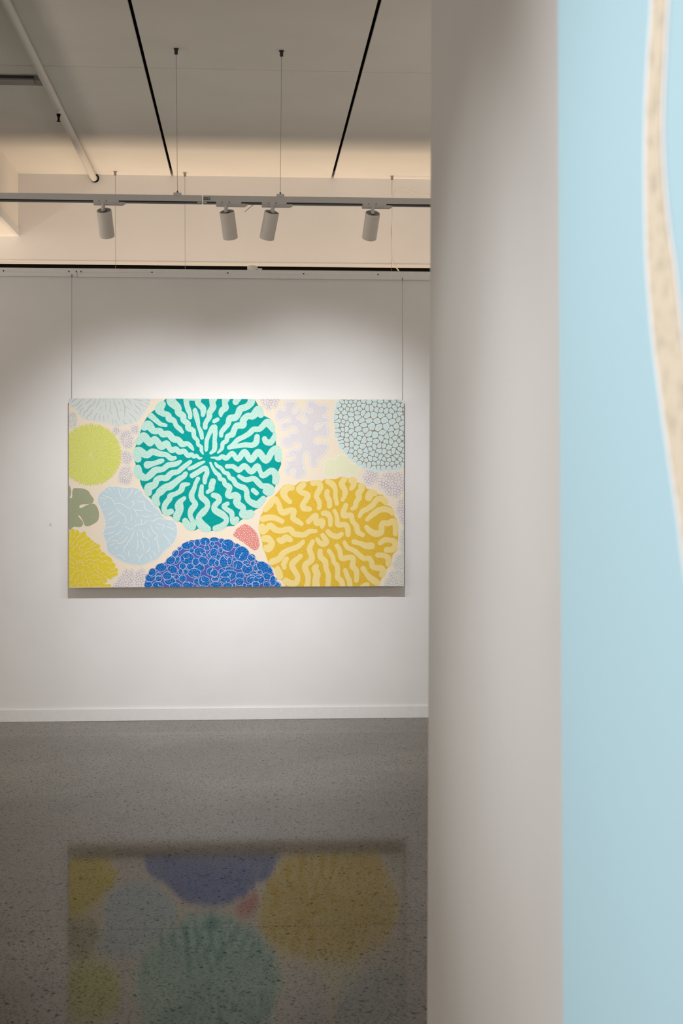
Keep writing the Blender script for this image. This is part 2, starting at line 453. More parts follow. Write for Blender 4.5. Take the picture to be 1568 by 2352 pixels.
WORMS = [
 (T1, '580,150,66 525,235,84 585,312,58 685,345,54 712,415,64 795,452,48 835,540,43 900,600,46 950,660,30'),
 (T1, '735,20,80 755,110,85 860,205,70 880,300,62 960,360,60 972,440,54 1050,505,54 1058,590,52 1148,632,46 1165,740,40 1228,815,36 1238,890,33 1295,930,32 1300,1000,32 1332,1066,12'),
 (T1, '368,358,56 450,430,50 545,508,42 645,536,32'),
 (T1, '255,570,66 325,525,78 420,635,62 535,640,58 590,700,58 695,695,60 785,785,62 875,805,56 945,880,58 1048,872,42 1110,930,40 1148,985,20'),
 (T1, '145,835,64 235,745,82 325,830,66 360,855,66 445,790,58 520,880,66 575,920,70 662,868,56 710,950,50 755,995,52 830,972,52 895,1028,50 980,1010,46 1050,1088,46 1118,1072,40 1160,1110,38 1208,1092,33 1258,1138,26 1308,1135,12'),
 (T1, '135,1155,64 108,1050,78 150,1000,72 235,1055,72 312,1080,60 400,1022,62 545,1062,54 655,1078,48 738,1140,50 812,1135,36'),
 (T1, '308,1262,70 420,1238,46 530,1200,48 580,1185,40'),
 (T3, '128,92,72 155,200,78 275,260,58 372,195,66 455,120,62 590,100,50 690,28,52 830,5,48 915,-42,30'),
 (T3, '328,535,62 328,440,76 440,385,62 480,295,56 560,260,52 655,262,58 750,175,54 865,148,46 950,80,45 1040,10,42 1098,-38,34'),
 (T3, '485,735,60 452,645,70 505,560,52 545,515,72 635,440,66 720,415,70 790,365,62 862,308,56 910,270,52 970,235,48 1000,195,45 1015,175,34'),
 (T3, '1064,373,28 962,398,50 932,480,52 850,542,42 732,590,52 715,645,52 640,740,54 615,835,50 660,905,58 740,878,54'),
 (T3, '985,635,37 908,703,54 890,785,82 903,855,65 855,945,72 845,1005,62'),
 (T3, '1237,275,38 1190,370,38 1168,450,42 1120,565,52 1132,655,50 1192,745,48 1130,825,60 1096,900,50 1100,975,44 1150,1080,46 1142,1168,54 1080,1158,66 1022,1092,64 1000,1048,54'),
 (T3, '1307,415,37 1293,530,48 1302,610,56 1392,695,56 1410,790,46 1335,888,62 1252,980,52 1275,1090,76 1345,1165,82 1415,1198,60'),
 (T3, '1352,-36,20 1262,4,35 1180,50,38 1080,92,36'),
 (T3, '1130,220,48 1240,155,48 1368,80,46 1403,165,44 1366,260,45 1360,345,37'),
 (T4, '230,325,56 205,410,58 206,465,48 132,522,34'),
 (T4, '185,-15,22 225,75,28 285,165,38 345,215,40 362,275,40 430,305,40 452,375,45 530,430,55 525,500,48 502,570,52 555,600,50 640,575,58 692,615,58 665,695,66 705,758,66 775,800,58 785,860,50 770,930,62 850,940,84 925,918,72'),
 (T4, '275,-10,22 310,40,32 380,80,35 440,160,36 500,180,38 540,260,40 600,290,45 650,372,48 725,418,50 805,445,52 850,510,48 856,610,52 905,690,55 1035,752,66 1105,700,60 1158,640,50'),
 (T4, '490,50,42 600,52,42 705,118,50 810,40,52 935,148,52 1045,45,54 1098,140,42 1150,222,50 1305,130,58 1385,215,66 1378,325,62'),
 (T2, '200,1130,15 260,1130,22 332,1145,35 405,1108,42 478,1140,45 585,1050,45 690,1155,50 812,1025,56 928,1170,56 1065,1030,62 1205,1178,62 1325,1005,62 1412,985,72 1435,1145,68'),
 (T2, '1180,785,50 1212,840,56 1290,848,58 1348,765,48 1362,705,36'),
 (T2, '1335,632,40 1275,520,72 1215,482,62 1090,600,52 978,612,52 890,690,50 790,750,46 690,800,46 590,892,36 530,945,40'),
 (T2, '530,942,40 680,915,42 820,895,48 950,900,50 1022,850,56 1042,745,50'),
 (T2, '1108,340,60 1062,255,78 965,362,66 870,365,60 790,440,62 780,530,64 665,545,56 612,640,54 588,700,56 500,740,46 480,820,42 412,868,40 396,960,35 325,1038,20'),
 (T2, '935,20,65 930,115,68 850,195,60 735,238,64 688,340,58 630,395,64 540,410,60 502,520,48 440,592,48 390,660,44 382,725,37'),
 (T2, '700,20,66 648,105,58'),
 (T2, '475,20,78 450,120,54 462,210,60 405,255,58 378,310,46 376,362,26'),
 (T2, '235,20,84 222,115,56 232,200,62 168,305,54 165,380,50 98,490,42 88,570,45'),
 (T2, '255,462,38 315,428,38'),
 (T2, '262,570,52 215,590,46 152,720,38 116,820,40 110,950,35 106,990,30'),
 (T2, '262,570,50 272,690,44 262,800,40 265,890,46 255,985,44 190,1046,26'),
 (T1, '1030,20,64 1025,130,50 1060,250,50 1090,330,42 1090,388,40'),
 (T1, '1240,20,68 1240,130,54 1330,228,58 1325,345,38'),
 (T1, '1030,30,52 1240,30,54'),
 (T1, '1180,260,42 1208,370,50 1235,480,40 1248,560,32 1292,665,42 1310,765,34'),
 (T4, '240,580,48 318,608,56 345,680,50 265,770,52 272,855,60 395,930,64 470,1000,50 470,1075,48 390,1150,60 280,1190,56'),
 (T4, '500,733,38 437,780,48 480,835,44 570,900,50 585,990,44 610,1070,58 665,1022,52'),
 (T4, '970,487,44 1030,540,44'),
 (T4, '708,230,34 835,295,48 980,275,50 1062,345,56 1130,410,52 1235,425,62 1292,475,74 1250,535,60 1190,508,48'),
]
f = FL()
for (o_, t) in WORMS: f.worm(W(*o_, t))
part('mint wavy lines', f, P_MINT, teal, 2, 'painted_line')

# ---- ochre brain coral with straw worms
base = [(615, 1152), (623, 1142), (630, 1138.5), (638, 1130), (643.7, 1123.5), (652, 1114), (664, 1111.5), (677, 1115.5), (688, 1107), (697, 1105.3), (705, 1107), (720, 1103), (733, 1102.5), (739, 1105.6), (744, 1101.5), (751, 1100), (771, 1100.6),
        (780, 1096), (789, 1094), (799, 1099), (812, 1097.5), (820, 1108.5), (830, 1109.5), (837, 1113.7), (842.5, 1123), (853, 1124), (867.5, 1135), (879, 1137), (888, 1147), (890, 1161), (898, 1164), (904, 1172), (905.5, 1187), (910, 1192), (914, 1202.5), (914.5, 1220), (914, 1231),
        (912, 1262), (901, 1275), (899.5, 1290), (893, 1300), (887, 1308), (884, 1318), (877, 1327), (870, 1341), (865, 1350), (655, 1350), (655, 1343), (647, 1333), (640, 1328), (633, 1318), (630, 1306), (618, 1296), (614, 1286),
        (609, 1271), (603, 1260), (602.5, 1248), (599, 1240), (597, 1228), (593.5, 1217), (594, 1205), (596, 1197), (597, 1186), (602.5, 1177.5), (606, 1164)]
f = FL(); f.poly(base); ochre = part('ochre round coral', f, P_OCHRE)
O1, O2, O3, O4 = (590, 1090), (740, 1090), (590, 1220), (740, 1220)
WORMS = [
 (O1, '640,245,52 560,242,66 488,330,68 520,420,56 605,505,42'),
 (O1, '850,185,58 782,260,65 815,322,54 930,375,56 905,455,52 840,560,52 868,622,55 965,635,48'),
 (O1, '1025,162,50 1130,155,52 1165,235,54 1122,320,52 1092,400,46 1130,480,46 1150,560,44 1136,618,38'),
 (O1, '1300,128,50 1388,182,58 1438,280,42 1440,400,40 1468,535,40'),
 (O1, '1290,312,48 1285,390,50 1328,485,50 1332,580,46'),
 (O1, '155,642,52 235,550,62 320,452,58 390,520,48 430,650,54 490,695,62 620,655,52 678,675,52 660,800,50 740,855,52 815,905,42'),
 (O1, '108,815,58 220,790,58 330,800,52 460,860,46'),
 (O1, '90,960,62 105,1040,66 165,1010,50 245,940,58 335,1010,58 450,1030,54 600,1005,56 672,1080,54 765,1102,54 870,1105,50 965,1045,48 1082,1038,34'),
 (O1, '945,865,48 1030,780,50 1085,755,48 1085,860,50 1112,895,56 1190,855,56 1212,900,46 1195,965,36'),
 (O1, '1220,710,48 1292,722,56 1345,800,46 1345,925,40'),
 (O2, '225,670,38 265,760,38 275,880,46 302,925,50 420,920,50 465,990,50 472,1100,48'),
 (O2, '400,90,58 355,180,56 415,290,52 410,380,46 370,465,34'),
 (O2, '532,110,58 578,112,58 572,200,52 530,260,38'),
 (O2, '712,212,58 732,255,50 665,340,62 675,430,52 622,500,48 605,590,46 550,625,36'),
 (O2, '960,345,56 888,345,72 850,425,66'),
 (O2, '682,768,36 735,680,48 830,630,50 920,565,54 1000,465,54 1082,442,56 1150,490,55 1172,530,40'),
 (O2, '822,828,38 930,730,52 1050,650,55 1180,640,54 1265,678,52 1282,712,42'),
 (O2, '812,968,44 880,1040,56 980,1085,62 1078,1060,56 1090,940,52 1115,892,52 1210,895,56 1310,860,56 1345,960,52 1340,1088,48'),
 (O2, '435,560,42 390,680,52 402,755,56 525,750,50 555,860,44 625,940,50 652,1050,52 740,1110,42'),
 (O4, '1062,215,46 1150,160,52 1240,168,46 1320,190,54 1335,270,50 1290,335,56 1180,345,54'),
 (O4, '1020,440,50 1140,450,48 1212,505,58 1212,602,54'),
 (O4, '580,195,48 700,230,46 800,270,60 900,270,66'),
 (O4, '405,205,36 462,300,45 590,360,45 680,440,48 760,500,48 860,500,48 910,580,50 922,650,52 1000,675,54 1082,682,58 1118,735,58 1092,800,50'),
 (O4, '270,270,44 322,360,46 335,450,48 370,500,52 480,485,50 555,490,52 565,560,48 555,650,54 620,720,52 630,820,46 625,910,42'),
 (O4, '122,365,42 190,470,42 212,570,42 272,640,48 280,760,48 282,850,52 350,920,52 378,1050,48'),
 (O3, '1160,365,46 1165,470,52 1250,555,54 1270,690,48 1310,800,48 1310,900,50 1295,1060,46'),
 (O4, '420,720,42 460,830,46 500,930,48 508,1050,46'),
 (O4, '750,688,50 800,770,44 872,852,58 985,935,62 1000,950,52'),
 (O4, '812,985,54 715,1045,50'),
 (O3, '130,140,62 208,142,66 272,230,58 222,312,70 180,315,70'),
 (O3, '402,158,42 450,180,60 525,128,66 590,145,58 625,168,36'),
 (O3, '842,200,42 740,290,50 600,340,50 480,410,56 400,510,58 285,560,60 250,575,44'),
 (O3, '798,460,46 658,590,58 662,680,54 745,830,50 720,940,56 640,965,62 530,915,62'),
 (O3, '1022,190,40 965,330,52 1000,440,54 998,530,58 890,620,56 890,700,56 932,810,54 935,920,50 905,1060,50'),
 (O3, '542,510,46 492,600,50 502,668,40'),
 (O3, '378,690,50 402,760,62 422,830,60'),
 (O3, '1092,648,46 1062,690,58 1105,790,64 1082,900,64 1092,1060,74'),
 (O3, '1106,150,38 1158,215,48 1215,235,56 1272,190,56 1205,72,42'),
 (O2, '105,1050,46 160,1105,50 270,1138,54 352,1095,42'),
]
f = FL()
for (o_, t) in WORMS: f.worm(W(*o_, t))
part('straw-yellow wavy lines', f, P_STRAW, ochre, 2, 'painted_line')

# ---- lilac amoeba
A_ = (620, 910)
am = spline(W(*A_, '285,140 330,108 440,108 470,150 410,250 420,310 460,330 510,290 540,235 565,250 560,320 490,385 500,430 570,440 590,490 640,510 685,470 680,410 635,360 640,300 680,275 730,315 780,290 770,245 700,215 685,150 720,105 780,100 920,175 1010,170 1050,230 1030,310 970,350 985,395 1060,400 1065,440 1035,478 935,490 835,520 820,590 850,615 920,580 985,502 1025,500 1060,660 1030,745 900,720 810,770 800,850 860,885 1000,870 1060,930 990,1060 870,1150 850,1260 800,1285 750,1240 740,1080 680,1020 620,1060 600,1220 630,1275 605,1320 650,1390 600,1460 500,1495 445,1460 475,1370 430,1330 380,1350 340,1430 285,1380 300,1330 335,1280 300,1210 420,1180 470,1120 430,1065 320,1100 330,1060 420,980 500,1000 570,940 570,870 510,830 330,935 250,890 215,820 240,770 340,750 370,680 470,680 510,640 480,570 400,545 270,615 210,580 210,520 260,490 350,490 385,440 370,390 300,375 190,440 130,420 115,340 160,250 260,265 300,220'), 4, True)
f = FL(); f.worm([(x, y, 3.4) for x, y in am], 1, closed=True)
amo = part('lilac-grey lobed coral', f, P_LILRIM)
f = FL(); f.poly(am); part(None, f, P_LILAC, amo, 2, 'painted_fill')
f = FL(); f.worm([(x, y, .62) for x, y in am], 1, closed=True, joints=False); part('white outline', f, P_WHITE, amo, 3, 'painted_line')

# ---- pale lime cloud
B_ = (740, 910)
cl = spline(W(*B_, '22,1345 45,1310 40,1240 80,1170 150,1145 225,1165 238,1150 270,1100 340,1075 420,1090 490,1150 520,1235 590,1235 650,1280 670,1340 630,1430 560,1450 490,1430 452,1395 390,1438 330,1440 280,1405 210,1465 120,1480 50,1460 18,1400'), 4, True)
f = FL(); f.worm([(x, y, .95) for x, y in cl], 1, closed=True); cloud = part('pale lime cloud-shaped coral', f, P_CLOUDRIM)
cx_, cy_ = sum(p[0] for p in cl) / len(cl), sum(p[1] for p in cl) / len(cl)
f = FL(); f.poly([(cx_ + (x - cx_) * .985, cy_ + (y - cy_) * .97) for x, y in cl]); part(None, f, P_CLOUD, cloud, 2, 'painted_fill')

# ---- sage blob
sg = spline(W(150, 1110, '66,90 100,102 107,190 84,250 92,272 118,268 127,230 128,140 160,92 240,90 330,100 420,140 470,220 520,290 498,362 400,384 290,393 256,430 285,456 400,398 510,375 580,430 620,560 600,680 520,745 420,790 360,775 335,720 290,630 252,592 236,604 300,680 326,730 318,770 270,805 150,800 66,822'), 4, True)
f = FL(); f.poly(sg); part('sage green lobed coral', f, P_SAGE)

# ---- light blue veined coral
E_ = (220, 1110)
lb = spline(W(*E_, '30,290 50,220 150,120 250,60 400,60 520,80 690,75 830,125 880,220 980,310 1060,410 1150,490 1220,590 1290,660 1400,680 1470,740 1500,850 1490,960 1440,1080 1370,1160 1280,1230 1190,1330 1100,1410 980,1450 860,1505 700,1495 520,1450 400,1390 280,1310 210,1240 190,1100 150,990 130,920 170,800 160,680 120,540 70,440 40,370'), 4, True)
f = FL(); f.poly(lb); lbo = part('light blue veined coral', f, P_SKY)
f = FL(); f.worm([(x, y, .75) for x, y in lb], 1, closed=True, joints=False)
VEINS = '110,205-180,240-270,270-330,340-360,385-400,365-500,390-560,440-650,465|680,480-760,495-870,500|725,495-750,570-785,610|420,80-435,180-500,290|670,90-660,160-560,285|500,90-490,150|580,90-550,155|725,200-740,160-820,130|800,250-850,225|750,300-820,350-880,325-890,420-930,490-1020,520|640,340-700,355-690,400-650,425|710,315-660,340|365,460-440,530-510,575-545,620-540,740|430,510-460,490|205,580-260,560-315,520|230,685-290,640-370,585|190,840-230,805-340,795-400,740-440,690|110,490-210,460|70,260-130,275-195,290|80,345-120,330|150,340-155,375-135,395|150,135-215,170|255,110-285,155|310,70-345,115|235,120-265,80|140,945-240,920-360,890|350,945-400,935-440,890-490,870|215,1080-250,1020-325,970|420,1025-465,1010|485,970-510,945|540,920-570,875|275,1065-360,1045-410,1100-450,1105-540,1045-585,970|250,1150-290,1130-355,1100|350,1210-390,1190-415,1150|310,1265-325,1255|530,780-550,810-600,825-620,850-690,830|700,810-740,770-830,760-890,740-920,700-965,690|825,650-840,690-830,760|850,595-900,610-960,615-1000,595|1005,685-1060,695-1130,650-1200,640-1220,660-1290,655|1070,590-1100,580-1150,590|1120,740-1250,770-1220,850|1105,800-1150,850|1330,730-1415,760|1310,800-1400,830-1450,880|1410,830-1470,810|700,860-690,920-660,970-660,1010-590,1080-580,1120-530,1160-505,1260|755,900-765,940-758,985|765,1035-775,1110-770,1170-745,1230|820,1045-860,1110-885,1225|780,840-850,890-870,980-930,1010-980,1100|955,840-970,920-1010,960|1010,765-1030,840-1070,900-1130,940-1130,990-1080,1020-1130,1050-1140,1110-1170,1260|1230,940-1310,1010-1370,1130|1355,935-1440,980|605,1235-600,1300-625,1360|740,1300-805,1360-875,1295|805,1360-803,1440|915,1270-970,1240-995,1160|1035,1245-1080,1290-1110,1360|980,1310-1010,1350-1035,1400|910,1360-935,1410|360,1325-470,1325-540,1410|655,570-655,640-640,685|570,710-600,735|510,740-550,745|470,800-500,800|705,650-712,660|655,750-690,745|725,690-735,710|665,1175-690,1160|645,1415-670,1415|690,1330-700,1340|710,1400-712,1425|60,400-70,430-85,410|140,600-180,605|150,650-190,645|165,690-180,690|180,735-225,735'
for v in VEINS.split('|'):
    q = W(*E_, v.replace('-', ' ')); f.worm([(x, y, .55 if i in (0, len(q) - 1) else .85) for i, (x, y) in enumerate(q)], 3, joints=False)
part('white branching veins', f, P_VEIN, lbo, 2, 'painted_line')

# ---- yellow fan coral
F_ = (150, 1210)
yf = W(*F_, '60,80 80,82 90,70 105,60 112,40 140,30 172,45 183,75 195,62 225,55 248,70 258,105 275,100 300,110 320,85 355,80 382,105 378,135 400,150 400,170 425,180 455,195 465,225 500,245 530,268 535,285 560,290 582,312 610,318 645,335 640,370 625,392 655,405 662,440 660,455 700,455 740,490 750,520 800,545 845,575 872,620 870,652 910,670 925,705 912,755 945,752 972,785 955,830 968,865 955,900 900,915 870,935 850,965 815,970 780,950 755,925 770,970 768,1020 725,1045 790,1045 835,1055 848,1085 840,1112 60,1112')
f = FL(); f.poly(yf); yo = part('yellow fan-shaped coral', f, P_YELLOW)
f = FL(); f.worm([(x, y, .55) for x, y in yf], 1, joints=False)
YL = '95,90-105,130-100,190|185,75-180,130-150,190|268,105-258,140|205,235-215,190-270,155-300,110|310,260-330,210-430,185|140,440-160,370-215,350-235,285-280,250-310,260|265,430-265,360-300,335-340,350-370,290-460,265-490,240|460,330-510,295-560,290|375,455-400,395-460,395-510,355-580,330|305,530-370,490-420,455-470,470-530,410-600,420-630,395|285,510-300,440-335,420|630,500-670,455-720,460|150,505-180,510-220,480-255,500-285,550|375,560-430,540-520,530|570,530-620,515-680,550-750,525-800,545|210,660-210,615-300,625-350,600-390,630-440,600-530,620-600,600-660,630-680,665-720,620-770,640-800,670-860,655|190,710-220,660-330,660-320,715-400,710-460,790|220,735-230,790-290,805-345,775|435,695-470,670-530,675|520,760-545,705-590,705-610,775-670,785-690,830-680,880-740,930|760,750-810,745-860,795-920,755|550,790-600,830-645,875|750,815-790,840-810,895|835,870-880,845-940,840|80,980-120,960-110,890-150,875-165,820-200,815-210,840|105,1090-120,1060-180,1040-180,990-225,960-240,890-275,880|315,900-310,840-340,825-370,860-370,930-410,950-415,1000-390,1020-430,1040-430,1085|440,850-480,825-510,860-510,895-560,880-600,905-610,935-660,930-680,950|455,900-460,940-495,960|315,940-335,965|345,990-320,1020-330,1065-355,1080|470,985-475,1030-515,1055|530,995-570,1000-605,1035-640,1000-680,990-715,1050-790,1050|540,1080-580,1100-640,1085|225,1095-240,1040-285,1035|80,350-120,340-135,290-165,275|80,300-90,250-110,245|80,510-105,540-110,570-150,565-175,605|80,630-110,650-140,655-150,695|80,730-120,745-150,740-175,775|370,165-400,140'
for v in YL.split('|'):
    f.worm([(x, y, .5) for x, y in W(*F_, v.replace('-', ' '))], 4, joints=False)
part('cream scalloped lines', f, P_YLINE, yo, 2, 'painted_line')

# ---- royal blue dome of bubbles
G_ = (320, 1215); HH = (480, 1190)
dome = W(*G_, '72,1120 80,1060 100,980 110,900 160,820 200,730 245,718 285,725 330,650 400,625 450,620 482,600 500,560 540,520 600,480 650,410 705,390 710,360 760,325 790,270 880,228 950,200 1005,208 1050,190 1120,190 1160,160 1220,155 1290,182 1330,155 1385,148 1460,178 1520,170 1560,190') + W(*HH, '290,400 350,388 420,405 475,465 530,465 570,505 620,515 690,555 740,620 750,670 800,690 860,750 870,770 890,790 1000,795 1080,850 1110,895 1160,940 1185,1010 1190,1060 1225,1090 1235,1150 1290,1195 1330,1290')
f = FL(); f.poly(dome); dome_o = part('royal blue dome-shaped coral', f, P_INDIGO)
BUB = [(G_, b) for b in ((890,300,122,76,-12),(1065,255,58,68,0),(1378,192,88,48,0),(1515,222,58,52,0),(735,360,42,38,0),(660,450,80,58,-50),(690,580,46,82,28),(570,580,98,74,-25),(355,850,52,58,0),(355,912,62,60,0),(200,890,98,82,0),(235,800,74,80,0),(395,705,110,80,-5),(160,1025,78,62,0),(340,1030,102,66,0),(560,955,112,82,15),(510,860,86,76,0),(610,745,98,76,25),(880,470,70,60,0),(880,545,132,112,0),(795,682,64,62,0),(935,690,70,66,0),(1245,350,46,58,0),(1205,230,96,78,0),(960,396,50,48,0),(1110,418,108,78,8),(1190,475,44,42,0),(1290,488,42,48,0),(1430,610,50,78,0),(1405,335,55,48,0),(1365,435,76,82,0),(1340,272,42,44,-35),(1495,395,42,46,0),(1100,715,96,76,0),(1170,585,96,80,20),(1035,602,66,72,0),(1340,612,78,86,15),(1010,812,122,92,0),(755,785,46,60,0),(850,788,46,58,0),(680,880,52,48,0),(795,912,70,68,0),(1300,780,70,74,0),(1375,810,72,76,0),(1515,790,55,62,0),(1390,925,70,50,0),(1060,970,66,66,0),(1190,960,112,100,20),(660,1045,108,58,0),(890,1030,105,62,0),(1410,1025,108,62,0),(1150,1075,110,34,0))]
BUB += [(HH, b) for b in ((520,510,56,46,0),(340,500,112,122,20),(215,590,42,50,0),(300,700,52,48,0),(175,720,50,62,0),(145,830,44,60,0),(270,800,80,116,0),(375,790,44,80,0),(470,755,46,40,0),(600,655,138,142,15),(780,725,76,72,35),(870,795,28,30,0),(800,830,42,50,30),(860,910,44,62,10),(670,815,52,38,0),(530,860,98,84,15),(700,930,104,92,-10),(1020,920,170,104,35),(370,940,78,50,0),(230,985,56,60,0),(350,1060,168,104,-15),(300,1140,100,60,0),(570,1060,82,66,0),(560,1170,84,72,0),(690,1055,32,30,0),(810,1005,66,36,-10),(930,1000,52,50,0),(860,1075,120,58,0),(790,1130,104,78,0),(920,1130,100,84,0),(860,1220,70,60,0),(1065,1070,82,64,30),(1060,1222,64,60,0),(1250,1230,80,70,30),(1175,1150,62,96,0),(1230,1120,22,30,0),(460,1240,34,50,0),(650,1240,46,48,0),(740,1250,60,40,0),(340,1235,92,50,0),(110,1115,66,46,0))]
fo, fi = FL(), FL()
def ell(F1, ox, oy, b, g, lift, n=22):
    x, y, a, d, rot = b; c0, s0 = math.cos(math.radians(rot)), math.sin(math.radians(rot)); q = []
    for k in range(n):
        t = 2 * PI * k / n; u, v = (a + g) * math.cos(t), (d + g) * math.sin(t)
        q.append((ox + (x + u * c0 - v * s0) / 8, oy + (y + u * s0 + v * c0) / 8))
    for k in range(1, n - 1): F1.tri(q[0], q[k], q[k + 1], lift)
def in_poly(p, poly):
    r = False
    for i in range(len(poly)):
        (x1, y1), (x2, y2) = poly[i][:2], poly[i - 1][:2]
        if (y1 > p[1]) != (y2 > p[1]) and p[0] < (x2 - x1) * (p[1] - y1) / (y2 - y1) + x1: r = not r
    return r
for i, (o_, b) in enumerate(BUB):
    ell(fo, *o_, b, 1, i * 3.2e-5); ell(fi, *o_, b, -5.2, i * 3.2e-5 + 1.6e-5)
part('lilac bubble outlines', fo, P_LILINE, dome_o, 2, 'painted_line')
part('blue bubbles', fi, P_BLUE, dome_o, 2, 'painted_fill')
f = FL(); f.worm([(x, y, .45) for x, y in dome], 1, joints=False)
CURL = [(G_, '1215,225 1222,260 1210,290'), (G_, '905,265 905,240 920,215'), (G_, '1115,420 1130,455 1160,470'), (G_, '165,825 195,858 240,858'), (G_, '450,635 460,668'), (G_, '590,500 625,495'), (G_, '810,515 840,540 890,535 920,515'), (G_, '835,540 822,585'), (G_, '1100,600 1120,620 1190,655'),
        (G_, '1140,905 1150,950 1190,975'), (G_, '335,880 380,872 400,850'), (G_, '450,900 465,930 490,950'), (G_, '580,910 600,870 650,880'), (G_, '985,840 1000,865 1050,870'), (G_, '1325,780 1350,745 1340,715'), (G_, '1335,845 1360,885 1400,890'), (G_, '345,1015 355,1045 400,1060'), (G_, '900,980 925,1005'),
        (HH, '270,460 285,490 300,500'), (HH, '265,570 300,600 350,612'), (HH, '440,540 490,550'), (HH, '615,635 570,690 550,750'), (HH, '205,715 195,760 190,800'), (HH, '265,700 300,740 330,770'), (HH, '400,680 430,688 455,682'), (HH, '430,690 428,715'), (HH, '505,855 495,885 500,910'), (HH, '660,850 690,890 740,885'),
        (HH, '320,1085 370,1065 400,1040'), (HH, '360,1020 400,1035 410,1010'), (HH, '385,1050 390,1075'), (HH, '215,1070 250,1075'), (HH, '315,1150 316,1190'), (HH, '760,1110 780,1090 820,1095'), (HH, '880,1095 930,1105 960,1080'), (HH, '800,1160 790,1200 800,1240'), (HH, '905,1165 925,1200 920,1230'), (HH, '1095,885 1100,910'), (HH, '1240,1150 1225,1175'), (HH, '800,690 805,715'), (HH, '60,850 70,890 110,920')]
for o_, t in CURL: f.worm([(x, y, .5) for x, y in W(*o_, t)], 4, joints=False)
part('lilac curled lines', f, P_LILINE, dome_o, 9, 'painted_line')

# ---- cell corals: rounded Voronoi pebbles
def clip_half(poly, p, n):
    out = []
    for i in range(len(poly)):
        a, b_ = poly[i], poly[(i + 1) % len(poly)]
        da, db = (a[0] - p[0]) * n[0] + (a[1] - p[1]) * n[1], (b_[0] - p[0]) * n[0] + (b_[1] - p[1]) * n[1]
        if da <= 0: out.append(a)
        if (da <= 0) != (db <= 0):
            t = da / (da - db); out.append((a[0] + (b_[0] - a[0]) * t, a[1] + (b_[1] - a[1]) * t))
    return out
def cells(seeds, reach, gap):
    for i, s in enumerate(seeds):
        poly = [(s[0] + reach * math.cos(PI / 5 * k), s[1] + reach * math.sin(PI / 5 * k)) for k in range(10)]
        for j, q in enumerate(seeds):
            if j == i: continue
            dx, dy = q[0] - s[0], q[1] - s[1]; d = math.hypot(dx, dy)
            if d > 2.2 * reach: continue
            poly = clip_half(poly, (s[0] + dx * (.5 - gap / d / 2), s[1] + dy * (.5 - gap / d / 2)), (dx / d, dy / d))
            if len(poly) < 3: break
        if len(poly) >= 3: yield s, poly
def rounded(poly, k=2):
    for _ in range(k):
        q = []
        for i in range(len(poly)):
            a, b_ = poly[i], poly[(i + 1) % len(poly)]
            q += [(a[0] * .75 + b_[0] * .25, a[1] * .75 + b_[1] * .25), (a[0] * .25 + b_[0] * .75, a[1] * .25 + b_[1] * .75)]
        poly = q
    return poly
def fan(F1, poly, lift=0):
    for k in range(1, len(poly) - 1): F1.tri(poly[0], poly[k], poly[k + 1], lift)
def scatter(rnd, inside, box_, spacing, tries=9000):
    pts = []
    x0, y0, x1, y1 = box_
    for _ in range(tries):
        p = (rnd.uniform(x0, x1), rnd.uniform(y0, y1))
        if not inside(p): continue
        d = spacing(p)
        if all((p[0] - q[0]) ** 2 + (p[1] - q[1]) ** 2 > d * d for q in pts): pts.append(p)
    return pts
rnd = random.Random(4)
CC, CR = (879, 968.5), 111.5
def in_disc(p): return math.hypot(p[0] - CC[0], p[1] - CC[1]) < CR - 3.2 and (p[0] - 912) + (p[1] - 915) * -.9 < 3
disc = [(CC[0] + (CR + .9 * math.sin(k * 2.3)) * math.cos(2 * PI * k / 90), CC[1] + (CR + .9 * math.sin(k * 2.3)) * math.sin(2 * PI * k / 90)) for k in range(90)]
f = FL(); f.poly(clip_half(disc, (918, 918), (.72, -.69))); cell_o = part('pale blue pebbled coral', f, P_TAUPE)
seeds = scatter(rnd, in_disc, (764, 905, 940, 1082), lambda p: 12.4 - 4.6 * min(1, math.hypot(p[0] - 868, (p[1] - 985)) / 95), 16000)
fo, fi = FL(), FL()
for s, poly in cells(seeds, 10, 1.5):
    q = rounded(poly); fan(fo, q)
    mx, my = sum(p[0] for p in q) / len(q), sum(p[1] for p in q) / len(q)
    fan(fi, [(mx + (x - mx) * .78, my + (y - my) * .78) for x, y in q])
part('mint cell rims', fo, P_RIM, cell_o, 2, 'painted_line'); part('light blue cells', fi, P_CELL, cell_o, 3, 'painted_fill')

